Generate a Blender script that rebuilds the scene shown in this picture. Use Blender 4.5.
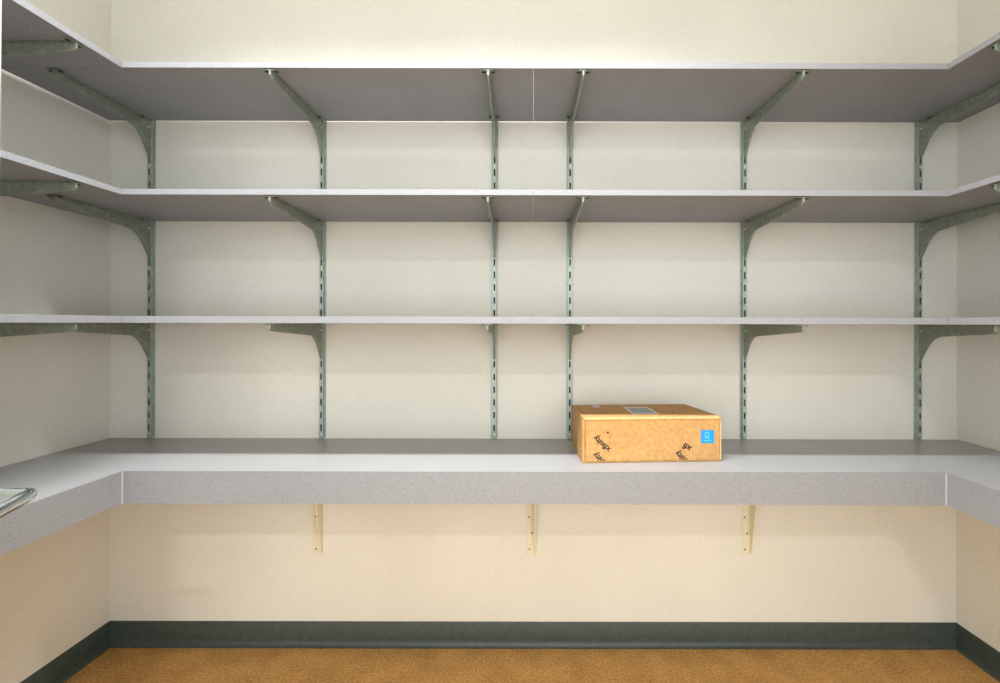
import bpy, bmesh, math, random
from mathutils import Vector, Matrix
random.seed(4)
for o in list(bpy.data.objects):
    bpy.data.objects.remove(o, do_unlink=True)
S = bpy.context.scene
COL = S.collection

# ------------------------------------------------------------------ camera
F = 465.0                      # focal length in pixels at 1000 px width
EYE = 1.304                    # camera height above the floor
cam = bpy.data.cameras.new('camera')
cam.sensor_width = 36.0
cam.lens = 36.0 * F / 1000.0
cam.shift_x = -0.033
cam.shift_y = -0.018
cam.clip_start = 0.02
co = bpy.data.objects.new('camera', cam)
COL.objects.link(co)
co.location = (0, 0, EYE)
co.rotation_euler = (math.radians(90), math.radians(-0.12), 0)
S.camera = co

# ------------------------------------------------------------------ light
S.view_settings.view_transform = 'Standard'
S.view_settings.look = 'None'
S.view_settings.gamma = 1
S.view_settings.use_curve_mapping = False
S.view_settings.exposure = -0.08
wd = bpy.data.worlds.new('world')
S.world = wd
wd.use_nodes = True
wd.node_tree.nodes['Background'].inputs[0].default_value = (0.96, 1.0, 0.99, 1)
wd.node_tree.nodes['Background'].inputs[1].default_value = 3.15

CEIL = 2.98
def area(name, loc, sx, sy, power, color, spread=180):
    l = bpy.data.lights.new(name, 'AREA')
    l.shape = 'RECTANGLE'; l.size = sx; l.size_y = sy
    l.energy = power; l.color = color; l.spread = math.radians(spread)   # louvred fixtures throw less light sideways
    o = bpy.data.objects.new(name, l)
    COL.objects.link(o); o.location = loc
    return o
CLOSET_LIGHT = (-0.32, 0.86)
HALL_LIGHT = (0.05, -1.70)
area('closet_lamp', (CLOSET_LIGHT[0], CLOSET_LIGHT[1], CEIL - 0.075), 1.80, 0.10, 70.0, (0.95, 1.0, 1.0), 133)
area('hall_lamp', (HALL_LIGHT[0], HALL_LIGHT[1], CEIL - 0.075), 0.28, 0.10, 44.0, (1.0, 0.99, 0.93))

# ------------------------------------------------------------------ helpers
def link(name, bm, mat, parent=None, smooth=False):
    me = bpy.data.meshes.new(name)
    bmesh.ops.recalc_face_normals(bm, faces=bm.faces)
    bm.to_mesh(me); bm.free()
    if mat is not None: me.materials.append(mat)
    if smooth:
        for p in me.polygons: p.use_smooth = True
        try: me.set_sharp_from_angle(angle=math.radians(38))
        except Exception: pass
    o = bpy.data.objects.new(name, me)
    COL.objects.link(o)
    if parent is not None: o.parent = parent
    return o

def tag(o, label, cat, group=None):
    o['label'] = label; o['category'] = cat
    if group: o['group'] = group
    return o

def empty(name, loc=(0, 0, 0), rz=0.0):
    o = bpy.data.objects.new(name, None)
    o.empty_display_size = 0.05
    COL.objects.link(o); o.location = loc; o.rotation_euler = (0, 0, rz)
    return o

def struct(name, bm, mat):
    o = link(name, bm, mat); o['kind'] = 'structure'; return o

def box(bm, x0, x1, y0, y1, z0, z1, bev=0.0):
    t = bmesh.new() if bev else bm
    vs = [t.verts.new((x, y, z)) for x in (x0, x1) for y in (y0, y1) for z in (z0, z1)]
    for q in ((0,1,3,2),(4,6,7,5),(0,4,5,1),(2,3,7,6),(0,2,6,4),(1,5,7,3)):
        t.faces.new([vs[i] for i in q])
    if bev:
        bmesh.ops.bevel(t, geom=t.edges[:], offset=bev, segments=2, affect='EDGES', profile=0.5)
        merge(bm, t)
    return bm

def merge(bm, t):
    me = bpy.data.meshes.new('tmp'); t.to_mesh(me); t.free(); bm.from_mesh(me); bpy.data.meshes.remove(me)

def prism(bm, pts, z0, z1, bev=0.0):
    """prism of an xy outline between two heights"""
    t = bmesh.new()
    a = [t.verts.new((p[0], p[1], z0)) for p in pts]
    b = [t.verts.new((p[0], p[1], z1)) for p in pts]
    n = len(pts)
    t.faces.new(a[::-1]); t.faces.new(b)
    for i in range(n):
        t.faces.new((a[i], a[(i+1) % n], b[(i+1) % n], b[i]))
    if bev:
        bmesh.ops.bevel(t, geom=t.edges[:], offset=bev, segments=2, affect='EDGES', profile=0.5)
    merge(bm, t); return bm

def prism_x(bm, pts, x0, x1, bev=0.0):
    """outline in (y, z) extruded along x"""
    t = bmesh.new()
    a = [t.verts.new((x0, p[0], p[1])) for p in pts]
    b = [t.verts.new((x1, p[0], p[1])) for p in pts]
    n = len(pts)
    t.faces.new(a[::-1]); t.faces.new(b)
    for i in range(n):
        t.faces.new((a[i], a[(i+1) % n], b[(i+1) % n], b[i]))
    if bev:
        ed = [e for e in t.edges if abs(e.verts[0].co.x - e.verts[1].co.x) < 1e-6]
        bmesh.ops.bevel(t, geom=ed, offset=bev, segments=1, affect='EDGES')
    merge(bm, t); return bm

def disc(bm, c, r, h, axis='z', seg=20, dome=0.0):
    """short cylinder starting at c, extending h along the axis, with a softened rim"""
    t = bmesh.new()
    rings = [(r, 0.0), (r, h * 0.6), (r * 0.82, h)]
    prev = None; first = None
    for (rr, hh) in rings:
        ring = [t.verts.new((rr*math.cos(2*math.pi*i/seg), rr*math.sin(2*math.pi*i/seg), hh)) for i in range(seg)]
        if prev:
            for i in range(seg):
                t.faces.new((prev[i], prev[(i+1) % seg], ring[(i+1) % seg], ring[i]))
        else: first = ring
        prev = ring
    t.faces.new(first[::-1])
    if dome:
        v = t.verts.new((0, 0, h + dome))
        for i in range(seg): t.faces.new((prev[i], prev[(i+1) % seg], v))
    else: t.faces.new(prev)
    R = {'z': Matrix.Identity(4), '-z': Matrix.Rotation(math.pi, 4, 'X'),
         '-y': Matrix.Rotation(math.pi/2, 4, 'X'), 'x': Matrix.Rotation(math.pi/2, 4, 'Y'),
         '-x': Matrix.Rotation(-math.pi/2, 4, 'Y')}[axis]
    bmesh.ops.transform(t, matrix=Matrix.Translation(c) @ R, verts=t.verts)
    merge(bm, t); return bm

def tube(bm, pts, r, seg=20, flat=None):
    pts = [Vector(p) for p in pts]
    rs = r if isinstance(r, (list, tuple)) else [r]*len(pts)
    flat = flat or [1.0]*len(pts)
    up = Vector((0, 0, 1)); prev = None; rings = []
    for i, p in enumerate(pts):
        d = (pts[min(i+1, len(pts)-1)] - pts[max(i-1, 0)]).normalized()
        s = d.cross(up)
        if s.length < 1e-4: s = Vector((1, 0, 0))
        s.normalize(); u = s.cross(d).normalized()
        rings.append([bm.verts.new(p + s*(rs[i]*math.cos(2*math.pi*k/seg)) + u*(rs[i]*flat[i]*math.sin(2*math.pi*k/seg))) for k in range(seg)])
    for a, b in zip(rings, rings[1:]):
        for k in range(seg):
            bm.faces.new((a[k], a[(k+1) % seg], b[(k+1) % seg], b[k]))
    bm.faces.new(rings[0][::-1]); bm.faces.new(rings[-1])
    return bm

def copy_tree(o, parent=None):
    c = o.copy(); COL.objects.link(c)
    if parent is not None: c.parent = parent
    for ch in [k for k in bpy.data.objects if k.parent == o]:
        copy_tree(ch, c)
    return c

# ------------------------------------------------------------------ materials
def base_mat(name, color, rough=0.5, metal=0.0, spec=0.5):
    m = bpy.data.materials.new(name); m.use_nodes = True
    b = m.node_tree.nodes['Principled BSDF']
    b.inputs['Base Color'].default_value = (*color, 1)
    b.inputs['Roughness'].default_value = rough
    b.inputs['Metallic'].default_value = metal
    b.inputs['Specular IOR Level'].default_value = spec
    return m

def noisy(name, c0, c1, scale, rough=0.5, metal=0.0, spec=0.5, detail=3.0, bump=0.0, bscale=None,
          pos=(0.35, 0.65), second=None, rrange=None, stretch=None):
    m = base_mat(name, c0, rough, metal, spec)
    nt = m.node_tree; N = nt.nodes; L = nt.links; b = N['Principled BSDF']
    tc = N.new('ShaderNodeTexCoord'); src = tc.outputs['Object']
    if stretch:
        mp = N.new('ShaderNodeMapping'); mp.inputs['Scale'].default_value = stretch
        L.new(src, mp.inputs['Vector']); src = mp.outputs['Vector']
    n = N.new('ShaderNodeTexNoise'); n.inputs['Scale'].default_value = scale; n.inputs['Detail'].default_value = detail
    n.inputs['Roughness'].default_value = 0.6
    L.new(src, n.inputs['Vector'])
    r = N.new('ShaderNodeValToRGB')
    r.color_ramp.elements[0].position = pos[0]; r.color_ramp.elements[1].position = pos[1]
    r.color_ramp.elements[0].color = (*c0, 1); r.color_ramp.elements[1].color = (*c1, 1)
    L.new(n.outputs['Fac'], r.inputs['Fac'])
    out = r.outputs['Color']
    if second:
        s2, amt, lo, hi = second
        n2 = N.new('ShaderNodeTexNoise'); n2.inputs['Scale'].default_value = s2; n2.inputs['Detail'].default_value = 2
        L.new(src, n2.inputs['Vector'])
        mr = N.new('ShaderNodeMapRange')
        mr.inputs['From Min'].default_value = 0.3; mr.inputs['From Max'].default_value = 0.7
        mr.inputs['To Min'].default_value = lo; mr.inputs['To Max'].default_value = hi
        L.new(n2.outputs['Fac'], mr.inputs['Value'])
        mx = N.new('ShaderNodeMixRGB'); mx.blend_type = 'MULTIPLY'; mx.inputs['Fac'].default_value = amt
        L.new(out, mx.inputs['Color1']); L.new(mr.outputs['Result'], mx.inputs['Color2'])
        out = mx.outputs['Color']
    L.new(out, b.inputs['Base Color'])
    if rrange:
        mr = N.new('ShaderNodeMapRange')
        mr.inputs['To Min'].default_value = rrange[0]; mr.inputs['To Max'].default_value = rrange[1]
        L.new(n.outputs['Fac'], mr.inputs['Value']); L.new(mr.outputs['Result'], b.inputs['Roughness'])
    if bump:
        nb = N.new('ShaderNodeTexNoise'); nb.inputs['Scale'].default_value = bscale or scale; nb.inputs['Detail'].default_value = 3
        L.new(src, nb.inputs['Vector'])
        bp = N.new('ShaderNodeBump'); bp.inputs['Strength'].default_value = bump; bp.inputs['Distance'].default_value = 0.002
        L.new(nb.outputs['Fac'], bp.inputs['Height']); L.new(bp.outputs['Normal'], b.inputs['Normal'])
    return m

M = {}
M['wall'] = noisy('wall_paint', (0.700, 0.684, 0.625), (0.735, 0.719, 0.660), 90, 0.75, spec=0.25, bump=0.25, bscale=140, second=(2.2, 1.0, 0.96, 1.03))
M['ceiling'] = noisy('ceiling_paint', (0.74, 0.73, 0.69), (0.80, 0.79, 0.75), 60, 0.9, spec=0.2, bump=0.2)
M['floor'] = noisy('brown_carpet', (0.40, 0.21, 0.068), (0.68, 0.40, 0.145), 120, 0.95, spec=0.1, detail=5, bump=0.8, bscale=260, second=(9, 1.0, 0.86, 1.1))
M['cove'] = noisy('cove_rubber', (0.038, 0.052, 0.048), (0.052, 0.070, 0.063), 60, 0.42, spec=0.5, bump=0.1)
M['lam'] = noisy('shelf_laminate', (0.185, 0.187, 0.199), (0.305, 0.308, 0.325), 210, 0.5, spec=0.4, detail=4, bump=0.06, second=(5, 1.0, 0.95, 1.05))
M['lit_edge'] = noisy('lit_edge_laminate', (0.245, 0.247, 0.272), (0.30, 0.302, 0.327), 280, 0.45, spec=0.4)  # same laminate as the boards, lightened to paint in light on front edges
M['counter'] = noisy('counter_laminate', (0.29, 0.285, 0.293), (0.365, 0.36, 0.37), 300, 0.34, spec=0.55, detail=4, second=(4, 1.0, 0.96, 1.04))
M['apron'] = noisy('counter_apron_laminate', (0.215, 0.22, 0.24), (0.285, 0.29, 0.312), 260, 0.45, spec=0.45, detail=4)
M['steel'] = noisy('galvanised_steel', (0.20, 0.235, 0.19), (0.29, 0.325, 0.27), 55, 0.42, metal=0.35, spec=0.5, detail=4, rrange=(0.32, 0.5), second=(18, 1.0, 0.85, 1.1))
M['rail'] = noisy('zinc_rail', (0.30, 0.345, 0.31), (0.41, 0.455, 0.42), 60, 0.38, metal=0.4, spec=0.5, rrange=(0.3, 0.48))
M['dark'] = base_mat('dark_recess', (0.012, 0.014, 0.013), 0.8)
M['screw'] = base_mat('bright_zinc', (0.62, 0.70, 0.68), 0.28, 0.7)
M['cream'] = noisy('cream_enamel', (0.70, 0.66, 0.50), (0.74, 0.70, 0.54), 40, 0.45, spec=0.4)
M['screwdark'] = base_mat('brown_screw', (0.13, 0.09, 0.05), 0.5, 0.4)
M['chrome'] = noisy('brushed_chrome', (0.50, 0.58, 0.64), (0.64, 0.72, 0.78), 30, 0.22, metal=1.0, rrange=(0.14, 0.22))
M['door'] = noisy('door_paint', (0.42, 0.43, 0.37), (0.46, 0.47, 0.41), 40, 0.5, spec=0.4)
M['frame'] = base_mat('frame_paint', (0.42, 0.41, 0.37), 0.45)
M['card'] = noisy('kraft_cardboard', (0.44, 0.24, 0.085), (0.57, 0.325, 0.125), 70, 0.7, spec=0.25, detail=5, bump=0.15, bscale=90, second=(16, 1.0, 0.93, 1.06))
M['card_edge'] = noisy('cardboard_raw_edge', (0.70, 0.42, 0.18), (0.78, 0.50, 0.24), 120, 0.8, spec=0.2)
M['bead'] = base_mat('pale_bead', (0.42, 0.42, 0.43), 0.5)
M['ink'] = base_mat('black_ink', (0.015, 0.009, 0.005), 0.7)
M['blue'] = base_mat('blue_sticker', (0.0, 0.26, 0.66), 0.4)
M['blue2'] = base_mat('light_blue_print', (0.10, 0.56, 0.90), 0.4)
M['paper'] = base_mat('label_paper', (0.62, 0.62, 0.60), 0.5)
M['print'] = noisy('grey_label_print', (0.16, 0.19, 0.24), (0.44, 0.47, 0.50), 190, 0.5, pos=(0.42, 0.58))
M['pink'] = base_mat('pale_pink_label', (0.62, 0.52, 0.56), 0.5)
M['crease'] = base_mat('crease_brown', (0.30, 0.15, 0.05), 0.8)
M['lamp'] = bpy.data.materials.new('lamp_diffuser'); M['lamp'].use_nodes = True
_b = M['lamp'].node_tree.nodes['Principled BSDF']
_b.inputs['Base Color'].default_value = (0.9, 0.9, 0.88, 1)
_b.inputs['Emission Color'].default_value = (1, 0.965, 0.90, 1); _b.inputs['Emission Strength'].default_value = 3.0
M['white'] = base_mat('white_enamel', (0.75, 0.75, 0.73), 0.4)

# ------------------------------------------------------------------ room
D = 1.880                                    # back wall distance
XL0, XR0 = -1.709, 1.714                     # back corners
TL, TR = 7/465., -12/465.                    # side walls are very slightly out of square
def XL(y): return XL0 - (D - y)*TL
def XR(y): return XR0 - (D - y)*TR
YB = -3.2                                    # how far the corridor goes on behind the camera
T = 0.12
YS = 0.02                                    # closet front partition

b = bmesh.new(); box(b, XL0-T-0.3, XR0+T+0.3, D, D+T, -0.05, CEIL+0.05); struct('wall_back', b, M['wall'])
b = bmesh.new(); prism(b, [(XL(D), D-0.0005), (XL(YS), YS), (XL(YS)-T, YS), (XL(D)-T, D-0.0005)], -0.05, CEIL+0.05); struct('wall_left', b, M['wall'])
b = bmesh.new(); prism(b, [(XR(D), D-0.0005), (XR(YS), YS), (XR(YS)+T, YS), (XR(D)+T, D-0.0005)], -0.05, CEIL+0.05); struct('wall_right', b, M['wall'])
b = bmesh.new(); box(b, -4, 4, YB, D+T, -0.12, 0.0); struct('floor', b, M['floor'])
b = bmesh.new(); box(b, -4, 4, YB, D+T, CEIL, CEIL+0.1); struct('ceiling', b, M['ceiling'])
# free standing steel frame of the opening the camera looks through
b = bmesh.new()
for s in (-1, 1):
    x0, x1 = sorted((s*1.08, s*1.1145))
    box(b, x0, x1, YS-0.14, YS+0.008, 0, 2.42, 0.003)
box(b, -1.1145, 1.1145, YS-0.14, YS+0.008, 2.4205, 2.4555, 0.003)
struct('trim_1', b, M['frame'])

# rubber cove base: thin upright strip flaring out into a toe at the floor
HB = 0.099
prof = [(0, 0.0005), (0.017, 0.0005), (0.0175, 0.003), (0.011, 0.007), (0.006, 0.014), (0.0035, 0.026), (0.003, HB-0.003), (0.0015, HB), (0, HB)]
def base_strip(name, p0, p1, inward):
    p0 = Vector(p0); p1 = Vector(p1); inward = Vector(inward).normalized()
    t = bmesh.new(); rings = []
    for p, m in ((p0, 1), (p1, -1)):
        d = (p1 - p0).normalized()
        rings.append([t.verts.new((p.x + inward.x*u + d.x*m*u*MIT, p.y + inward.y*u + d.y*m*u*MIT, z)) for u, z in prof])
    n = len(prof)
    for i in range(n): t.faces.new((rings[0][i], rings[0][(i+1) % n], rings[1][(i+1) % n], rings[1][i]))
    t.faces.new(rings[0][::-1]); t.faces.new(rings[1])
    o = link(name, t, M['cove'], smooth=True); o['kind'] = 'structure'; return o
MIT = 1.0
base_strip('baseboard_back', (XL0, D), (XR0, D), (0, -1))
base_strip('baseboard_left', (XL(YS), YS), (XL0, D), (1, 0))
base_strip('baseboard_right', (XR0, D), (XR(YS), YS), (-1, 0))

# ------------------------------------------------------------------ ceiling lights
def ceiling_fixture(name, x, y, sx, sy, label):
    t = empty(name, (x, y, CEIL)); tag(t, label, 'ceiling light')
    b = bmesh.new(); box(b, -sx/2-0.03, sx/2+0.03, -sy/2-0.03, sy/2+0.03, -0.062, -0.0005, 0.004)
    link('housing', b, M['white'], t)
    b = bmesh.new(); box(b, -sx/2, sx/2, -sy/2, sy/2, -0.070, -0.0625, 0.002)
    link('diffuser', b, M['lamp'], t)
ceiling_fixture('ceiling_light', CLOSET_LIGHT[0], CLOSET_LIGHT[1], 1.80, 0.12, 'long slim white ceiling light above the shelves')
ceiling_fixture('ceiling_light', HALL_LIGHT[0], HALL_LIGHT[1], 0.30, 0.12, 'small white ceiling light outside the doorway')

# ------------------------------------------------------------------ shelves
SHF = 1.474                       # front edge of the back shelves
SHB = D - 0.0175                  # their back edge stops at the rails
SXL, SXR = -1.306, 1.3155         # inner edges of the side shelves
def LX(y): return SXL - (SHF - y)*TL*0.6
def RX(y): return SXR - (SHF - y)*TR*0.6
YE = 0.30                         # near end of the side shelves
levels = {'top': (EYE+0.809, 0.0185, 0.0006), 'middle': (EYE+0.4065, 0.0180, 0.0007), 'lowest': (EYE-0.0006, 0.0215, 0.0005)}
SH = levels
def board(outline, lit_edge, z0, th, label, name='shelf_board'):
    cx = sum(p[0] for p in outline)/len(outline); cy = sum(p[1] for p in outline)/len(outline)
    t = empty(name, (cx, cy, z0)); tag(t, label, 'shelf', 'grey laminate shelf boards')
    b = bmesh.new(); prism(b, [(p[0]-cx, p[1]-cy) for p in outline], 0, th, 0.0008)
    link('panel', b, M['lam'], t)
    (p, q, n) = lit_edge
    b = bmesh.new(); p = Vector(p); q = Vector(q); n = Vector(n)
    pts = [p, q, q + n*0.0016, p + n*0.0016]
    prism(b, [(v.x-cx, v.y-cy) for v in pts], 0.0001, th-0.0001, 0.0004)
    link('lit_edge_strip', b, M['lit_edge'], t)
    return t
BT = 0.0016
for lv, (z0, th, gap) in levels.items():
    y1 = SHF + BT
    board([(XL(D)+0.012, y1), (-gap/2, y1), (-gap/2, SHB), (XL(D)+0.012, SHB)],
          ((SXL+0.001, y1), (-gap/2, y1), (0, -1)), z0, th,
          'grey laminate %s shelf board on the back wall, left of the centre seam' % lv)
    board([(gap/2, y1), (XR(D)-0.012, y1), (XR(D)-0.012, SHB), (gap/2, SHB)],
          ((gap/2, y1), (SXR-0.001, y1), (0, -1)), z0, th,
          'grey laminate %s shelf board on the back wall, right of the centre seam' % lv)
    ys = SHF + BT - 0.001
    board([(LX(ys)-BT, ys), (LX(YE)-BT, YE), (XL(YE)+0.0175, YE), (XL(ys)+0.0175, ys)],
          ((LX(YE)-BT, YE), (LX(ys)-BT, ys), (1, 0)), z0, th,
          'grey laminate %s shelf board along the left wall' % lv)
    board([(RX(YE)+BT, YE), (RX(ys)+BT, ys), (XR(ys)-0.0175, ys), (XR(YE)-0.0175, YE)],
          ((RX(ys)+BT, ys), (RX(YE)+BT, YE), (-1, 0)), z0, th,
          'grey laminate %s shelf board along the right wall' % lv)

# ------------------------------------------------------------------ counter
CT = EYE - 0.4655                 # worktop surface
CU = CT - 0.102                   # underside of its deep front edge
CF = 1.460                        # front of the back run
CXL, CXR = -1.288, 1.298
def CLX(y): return CXL - (CF - y)*TL*1.6
def CRX(y): return CXR - (CF - y)*TR
YC = 0.30
ct = empty('countertop', (0, D, CT)); tag(ct, 'U-shaped speckled grey laminate counter with deep front edge along three walls', 'counter')
def loc(pts): return [(p[0], p[1]-D) for p in pts]
b = bmesh.new()
g = 0.001
outer = [(XL(YC)+g, YC), (CLX(YC), YC), (CXL, CF), (CXR, CF), (CRX(YC), YC), (XR(YC)-g, YC), (XR0-g, D-g), (XL0+g, D-g)]
prism(b, loc(outer), -0.030, 0.0, 0.0009)
link('worktop', b, M['counter'], ct)
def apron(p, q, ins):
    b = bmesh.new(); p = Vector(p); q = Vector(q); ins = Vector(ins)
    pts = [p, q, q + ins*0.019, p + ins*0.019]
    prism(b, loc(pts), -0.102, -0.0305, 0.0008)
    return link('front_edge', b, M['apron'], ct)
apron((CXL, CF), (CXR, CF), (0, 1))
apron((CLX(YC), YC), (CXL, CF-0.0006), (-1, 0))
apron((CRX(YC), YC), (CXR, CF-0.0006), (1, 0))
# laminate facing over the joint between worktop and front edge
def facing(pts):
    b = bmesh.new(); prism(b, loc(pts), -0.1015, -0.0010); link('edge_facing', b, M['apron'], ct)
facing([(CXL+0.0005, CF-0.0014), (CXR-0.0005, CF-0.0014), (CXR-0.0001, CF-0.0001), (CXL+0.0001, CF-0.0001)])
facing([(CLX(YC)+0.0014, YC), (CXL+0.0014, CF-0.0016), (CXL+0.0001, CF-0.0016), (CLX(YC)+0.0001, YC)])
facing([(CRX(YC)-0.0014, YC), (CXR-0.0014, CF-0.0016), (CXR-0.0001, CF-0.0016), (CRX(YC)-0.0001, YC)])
# pale corner beads where the front edges meet
for (cx_, sg) in ((CXL, 1), (CXR, -1)):
    b = bmesh.new()
    prism(b, loc([(cx_ + sg*0.0002, CF-0.0017), (cx_ + sg*0.0034, CF-0.0017), (cx_ + sg*0.0034, CF-0.0023), (cx_ + sg*0.0020, CF-0.0026), (cx_ + sg*0.0018, CF-0.0050), (cx_+sg*0.0002, CF-0.0050)]), -0.102, -0.0008)
    link('corner_bead', b, M['bead'], ct)['label'] = 'pale corner bead'

# ------------------------------------------------------------------ slotted wall rails
RB = CT + 0.003; RT = levels['top'][0] + 0.05
RH = RT - RB
RW = 0.0145; RD = 0.0155; PITCH = 0.0512; SLH = 0.0260; SLW = 0.0064
def make_rail():
    t = empty('shelf_rail')
    b = bmesh.new()
    f0, f1 = -RD, -RD + 0.0016
    slots = []; z = 0.030
    while z + SLH < RH - 0.01:
        slots.append(z); z += PITCH
    box(b, -RW/2, -SLW/2, f0, f1, 0, RH); box(b, SLW/2, RW/2, f0, f1, 0, RH)
    zz = 0
    for s in slots + [None]:
        z1 = RH if s is None else s
        box(b, -SLW/2, SLW/2, f0, f1, zz, z1)
        if s is not None: zz = s + SLH
    box(b, -RW/2, -RW/2+0.0016, f1, -0.0004, 0, RH); box(b, RW/2-0.0016, RW/2, f1, -0.0004, 0, RH)
    box(b, -RW/2-0.006, -RW/2, -0.0022, -0.0004, 0, RH); box(b, RW/2, RW/2+0.006, -0.0022, -0.0004, 0, RH)
    link('channel', b, M['rail'], t)
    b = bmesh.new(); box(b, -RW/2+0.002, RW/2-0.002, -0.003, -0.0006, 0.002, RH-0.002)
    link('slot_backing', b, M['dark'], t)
    for z in (0.018, 0.018 + 6*PITCH, 0.018 + 13*PITCH, 0.018+21*PITCH):
        b = bmesh.new(); disc(b, (0, -RD, z), 0.0042, 0.0018, '-y', 14, 0.0006)
        link('screw', b, M['screw'], t, True)
    return t

# ------------------------------------------------------------------ shelf brackets: web pointing to -y
def make_bracket(L=0.3865):
    t = empty('shelf_bracket')
    v = []
    v += [(0, -0.0025), (-L+0.002, -0.0025), (-L, -0.005), (-L, -0.019), (-L+0.007, -0.026)]
    v += [(-0.100, -0.046)]
    cx, cz = -0.092, -0.118                      # concave fillet into the upright leg
    a0 = Vector((-0.092, -0.047)); a3 = Vector((-0.005, -0.140)); a1 = Vector((-0.055, -0.051)); a2 = Vector((-0.030, -0.092))
    for i in range(0, 13):
        s = i/12.0
        p = a0*(1-s)**3 + a1*3*s*(1-s)**2 + a2*3*s*s*(1-s) + a3*s**3
        v.append((p.x, p.y))
    v += [(0, -0.144)]
    b = bmesh.new(); prism_x(b, v, -0.0034, 0.0034, 0.0009)
    link('arm', b, M['steel'], t, True)
    b = bmesh.new(); box(b, -0.0075, 0.0075, -L+0.006, -0.004, -0.0025, -0.0008)
    link('flange', b, M['steel'], t)
    for y, w, l in ((-L+0.012, 0.025, 0.013), (-0.050, 0.022, 0.011)):
        b = bmesh.new()
        pts = []
        for i in range(24):
            a = 2*math.pi*i/24
            pts.append((w*math.copysign(abs(math.cos(a))**0.75, math.cos(a)), y + l*math.copysign(abs(math.sin(a))**0.75, math.sin(a))))
        prism(b, pts, -0.0044, -0.0027)
        tab = link('mounting_tab', b, M['steel'], t)
        for s in (-1, 1):
            b = bmesh.new(); disc(b, (s*w*0.60, y, -0.0045), 0.0062, 0.0012, '-z', 14)
            link('screw', b, M['dark'], tab, True)
    b = bmesh.new(); box(b, -0.0052, 0.0052, -0.0115, -0.0012, -0.030, -0.024, 0.0012)
    link('locking_tab', b, M['screw'], t)
    return t

rail0 = make_rail(); brk0 = make_bracket(); first = {'rail': True, 'brk': True}
def place(proto, key, loc_, rz):
    if first[key]: first[key] = False; o = proto
    else: o = copy_tree(proto)
    o.location = loc_; o.rotation_euler = (0, 0, rz); return o
wl = math.atan(TL); wr = math.atan(TR)
rail_x = [149.0, 321.2, 494.3, 569.9, 744.8, 920.3]
names = ['first rail from the left', 'second rail from the left', 'rail just left of the centre seam',
         'rail just right of the centre seam', 'second rail from the right', 'first rail from the right']
rl = ['first from the left on the back wall', 'second from the left on the back wall', 'just left of the centre seam of the shelves',
      'just right of the centre seam of the shelves', 'second from the right on the back wall', 'first from the right on the back wall']
def add_rail(x, y, rz, label):
    o = place(rail0, 'rail', (x, y, RB), rz)
    tag(o, label, 'shelf rail', 'slotted metal shelf rails')
sh_l = {'top': 'top', 'middle': 'middle', 'lowest': 'lowest'}
for i, px in enumerate(rail_x):
    X = (px - 533)*(D - RD)/F
    add_rail(X, D, 0, 'slotted zinc shelf rail, %s' % rl[i])
    for lv in ('top', 'middle', 'lowest'):
        o = place(brk0, 'brk', (X, D - RD - 0.0006, levels[lv][0]), 13/F)
        tag(o, 'galvanised bracket under the %s shelf on the %s' % (lv, names[i]), 'shelf bracket', 'galvanised shelf brackets')
for side in ('left', 'right'):
    y = 1.345
    if side == 'left': x, rz = XL(y), math.pi/2 - wl
    else: x, rz = XR(y), -math.pi/2 - wr
    sg = 1 if side == 'left' else -1
    add_rail(x, y, rz, 'slotted zinc shelf rail screwed upright to the %s side wall' % side)
    for lv in ('top', 'middle', 'lowest'):
        o = place(brk0, 'brk', (x + sg*(RD+0.0003), y, levels[lv][0]), rz)
        tag(o, 'galvanised steel bracket under the %s shelf reaching out from the %s side wall' % (lv, side), 'shelf bracket', 'galvanised shelf brackets')

# ------------------------------------------------------------------ cream brackets below the counter
def make_prop():
    t = empty('counter_bracket')
    top = -0.0005
    b = bmesh.new(); box(b, -0.036, 0.0, -0.0032, -0.0004, -0.438, -0.003, 0.001); pl = link('wall_plate', b, M['cream'], t)
    for z, x in ((-0.415, -0.025), (-0.350, -0.015), (-0.285, -0.027), (-0.12, -0.020)):
        b = bmesh.new(); disc(b, (x, -0.0032, z), 0.0035, 0.0014, '-y', 14)
        link('screw', b, M['screwdark'], pl, True)
    v = [(-0.0034, -0.0035), (-0.36, -0.0035), (-0.36, -0.016)]
    a0 = Vector((-0.35, -0.022)); a1 = Vector((-0.16, -0.055)); a2 = Vector((-0.095, -0.11)); a3 = Vector((-0.056, -0.205))
    for i in range(13):
        s = i/12.0
        p = a0*(1-s)**3 + a1*3*s*(1-s)**2 + a2*3*s*s*(1-s) + a3*s**3
        v.append((p.x, p.y))
    v += [(-0.010, -0.425), (-0.0034, -0.432)]
    b = bmesh.new(); prism_x(b, v, -0.0026, 0.0, 0.0004); link('gusset', b, M['cream'], t)
    # folded lip along the slanting edge
    b = bmesh.new()
    for (p, q) in zip(v[3:-2], v[4:-1]):
        p = Vector(p); q = Vector(q); d = (q-p).normalized(); n = Vector((d.y, -d.x))*0.0022
        if n.x > 0: n = -n
        pts = [p, q, q + n, p + n]
        prism_x(b, [(k.x, k.y) for k in pts], -0.005, 0.0)
    link('folded_lip', b, M['cream'], t)
    b = bmesh.new(); box(b, -0.036, 0.0, -0.36, -0.0034, -0.0030, -0.0006); link('top_plate', b, M['cream'], t)
    return t
prop0 = make_prop()
pl = ['left', 'middle', 'right']
for i, px in enumerate((323.2, 536.2, 751.2)):
    X = (px - 533)*D/F
    o = prop0 if i == 0 else copy_tree(prop0)
    o.location = (X, D, CT - 0.0300)
    tag(o, 'cream metal bracket propping the counter from below, %s one of the three' % pl[i], 'bracket', 'cream brackets under the counter')

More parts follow.
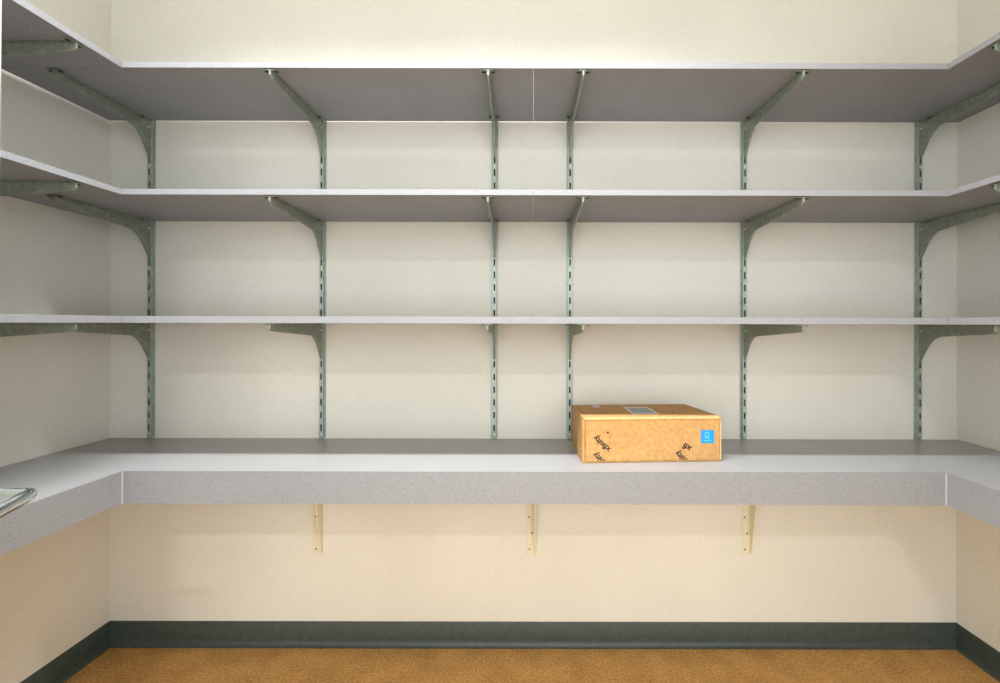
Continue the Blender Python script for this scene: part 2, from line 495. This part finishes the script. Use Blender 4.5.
# ------------------------------------------------------------------ cardboard box
P = lambda px, py, y: ((px-533)*y/F, y, EYE - (py-323.5)*y/F)
BW, BD, BH = 0.471, 0.236, 0.153
fl = Vector(((582.5-533)*1.547/F, 1.547, CT + 0.0006)); fr = Vector(((721.8-533)*1.567/F, 1.567, CT + 0.0006))
ang = math.atan2(fr.y-fl.y, fr.x-fl.x)
bx = empty('cardboard_box', fl, ang + math.radians(0.8))
tag(bx, 'flat brown cardboard shipping box with a blue square sticker on the grey counter', 'box')
t_ = 0.003
TB = 0.032                         # the back is a little narrower than the bulging front
def wrap(y): return TB*y/BD
b = bmesh.new()
prism(b, [(0.0, 0.002), (0.003, 0.001), (BW-0.003, 0.001), (BW, 0.002), (BW-wrap(BD), BD-0.001), (0.0, BD-0.001)], 0, BH-0.0042, 0.0012)
link('body', b, M['card'], bx)
b = bmesh.new(); prism(b, [(-0.0005, 0.0), (BW+0.0005, 0.0), (BW-wrap(BD)+0.0005, BD), (-0.0005, BD)], BH-0.0038, BH, 0.0016)
lid = link('lid', b, M['card'], bx)
b = bmesh.new(); box(b, 0.012, BW-0.004, -0.0006, 0.0009, 0.006, BH-0.0045, 0.0006)
fp = link('front_flap', b, M['card'], bx)
b = bmesh.new(); box(b, BW+0.0002, BW+0.0042, 0.002, 0.006, 0.004, BH-0.014, 0.001)
link('raw_edge', b, M['card_edge'], bx)
b = bmesh.new(); box(b, 0.006, BW-0.002, -0.0022, -0.0002, BH-0.0085, BH-0.0012, 0.0009)
link('lid_fold', b, M['card_edge'], bx)
FY = -0.0009
def flat_rect(name, x0, x1, z0, z1, mat, parent, y=FY, th=0.0003):
    b = bmesh.new(); box(b, x0, x1, y-th, y, z0, z1); return link(name, b, mat, parent)
# blue sticker with a pale symbol (a small upright shape over a bar)
k = BW/139.3
def fx(px): return (px - 582.5)*k
def fz(py): return BH - (py - 417.3)*(BH/45.0)
sx0, sx1, sz1, sz0 = fx(701.7), fx(715.3), fz(431.0), fz(444.0)
st = flat_rect('sticker', sx0, sx1, sz0, sz1, M['blue'], bx)
st['label'] = 'bright blue square sticker with a pale symbol'
w = sx1-sx0; h = sz1-sz0
b = bmesh.new()
def sr(x0, x1, z0, z1): box(b, sx0+x0*w, sx0+x1*w, FY-0.0005, FY-0.00035, sz0+z0*h, sz0+z1*h)
sr(0.30, 0.36, 0.36, 0.86); sr(0.56, 0.62, 0.36, 0.86); sr(0.30, 0.62, 0.80, 0.86); sr(0.30, 0.62, 0.36, 0.42)
sr(0.42, 0.50, 0.46, 0.58); sr(0.22, 0.74, 0.18, 0.24)
link('symbol', b, M['blue2'], st)
# printed lettering, running upside down along a diagonal, cut by the lower edge
def lettering(txt, px, py, angle, length, keep=None, name='printed_word'):
    cu = bpy.data.curves.new('txt', 'FONT'); cu.body = txt; cu.size = 1.0; cu.resolution_u = 3; cu.offset = 0.026
    to = bpy.data.objects.new('txt', cu); COL.objects.link(to)
    bpy.context.view_layer.update()
    dg = bpy.context.evaluated_depsgraph_get()
    me = bpy.data.meshes.new_from_object(to.evaluated_get(dg))
    bpy.data.objects.remove(to, do_unlink=True)
    b = bmesh.new(); b.from_mesh(me); bpy.data.meshes.remove(me)
    xs = [v.co.x for v in b.verts]; s = length/(max(xs)-min(xs)); x0 = min(xs)
    for v in b.verts:
        u = (v.co.x - x0)*s; w_ = v.co.y*s
        c, sn = math.cos(angle), math.sin(angle)
        v.co = Vector((fx(px) + u*c - w_*sn, FY-0.0003, fz(py) + u*sn + w_*c))
    bmesh.ops.bisect_plane(b, geom=b.verts[:]+b.edges[:]+b.faces[:], plane_co=(0, 0, 0.008), plane_no=(0, 0, 1), clear_inner=True)
    return link(name, b, M['ink'], bx)
A = math.radians(138)
lettering('xfinity', 611.3, 448.3, A, 0.070)
lettering('xfinity', 611.0, 464.8, A, 0.070)
lettering('xfi', 693.0, 448.0, math.radians(146), 0.030)
lettering('xfinity', 693.3, 464.3, A, 0.070)
b = bmesh.new(); box(b, fx(606.8), fx(608.9), FY-0.0004, FY-0.0001, fz(433.2), fz(431.7)); link('ink_dot', b, M['ink'], bx)
# labels on the lid
ZT = BH + 0.0002
def lidrect(name, x0, x1, y0, y1, mat, parent, z=ZT, th=0.0003):
    b = bmesh.new(); box(b, x0, x1, y0, y1, z, z+th); return link(name, b, mat, parent)
lb = lidrect('shipping_label', 0.182, 0.276, 0.045, 0.180, M['paper'], bx); lb['label'] = 'white paper label with smudged grey print'
lidrect('label_print', 0.192, 0.266, 0.066, 0.160, M['print'], lb, ZT+0.0004, 0.0001)
lidrect('small_label', 0.071, 0.099, 0.176, 0.222, M['pink'], bx)['label'] = 'small pale pink label'
lidrect('lid_seam', 0.012, 0.0135, 0.006, BD-0.006, M['crease'], bx)
b = bmesh.new(); box(b, 0.0085, 0.0098, FY-0.0002, 0.0006, 0.012, BH-0.012); link('crease', b, M['crease'], bx)

# ------------------------------------------------------------------ door leaf with lever
# leaf swung in against the camera's left, hinged on the left jamb
DFX = -1.0365; DYE = 0.900; DTH = 0.044
dr = empty('door_1', (-1.078, 0.035, 0)); dr['kind'] = 'structure'
def dl(x, y): return x + 1.078, y - 0.035
b = bmesh.new()
x0, y0 = dl(DFX-DTH, 0.04); x1, y1 = dl(DFX, DYE)
box(b, x0, x1, y0, y1, 0.008, 2.41, 0.0015); 
for v in b.verts: v.co.x += (v.co.z - 1.0)*0.0088      # the old leaf hangs a touch out of plumb
leaf = link('leaf', b, M['door'], dr)
HZ = EYE - 0.307; HY = 0.84
hx, hy = dl(DFX, HY)
b = bmesh.new(); disc(b, (hx+0.0002, hy, HZ), 0.027, 0.009, 'x', 28, 0.001); link('rose', b, M['chrome'], leaf, True)
tip = dl(-0.884, HY)[0]
b = bmesh.new()
pts = [(hx+0.009, hy, HZ), (tip-0.045, hy, HZ), (tip-0.026, hy-0.001, HZ)]
R = 0.024
for i in range(0, 9):
    a = math.pi/2*i/8
    pts.append((tip - 0.020 - 0.009 + 0.020*math.sin(a)+0.0, hy - 0.002 - 0.022*(1-math.cos(a)), HZ - 0.001*i/8))
for s in (0.02, 0.045, 0.07, 0.092): pts.append((tip-0.009, hy-0.024-s, HZ-0.001-0.22*s))
for i in range(1, 7):
    a = math.pi/2*i/6
    pts.append((tip-0.009-0.018*(1-math.cos(a)), hy-0.116-0.018*math.sin(a), HZ-0.0215))
pts += [(tip-0.045, hy-0.134, HZ-0.0215), (hx+0.012, hy-0.134, HZ-0.0215)]
tube(b, pts, [0.0074]*2 + [0.0084] + [0.0092]*(len(pts)-3), 22, flat=[1.0]*3 + [1.0 + 0.3*min(1, i/9) for i in range(len(pts)-5)] + [1.0]*2); link('lever', b, M['chrome'], leaf, True)
b = bmesh.new(); x0, y0 = dl(DFX-DTH/2-0.012, DYE); box(b, x0, x0+0.024, y0+0.0002, y0+0.0016, HZ-0.055, HZ+0.055, 0.0004); link('latch_plate', b, M['chrome'], leaf)
for z in (0.22, 1.2, 2.18):
    b = bmesh.new(); tube(b, [(0.0, 0.0, z-0.05), (0.0001, 0.0, z+0.05)], 0.007, 14); link('hinge', b, M['chrome'], dr, True)
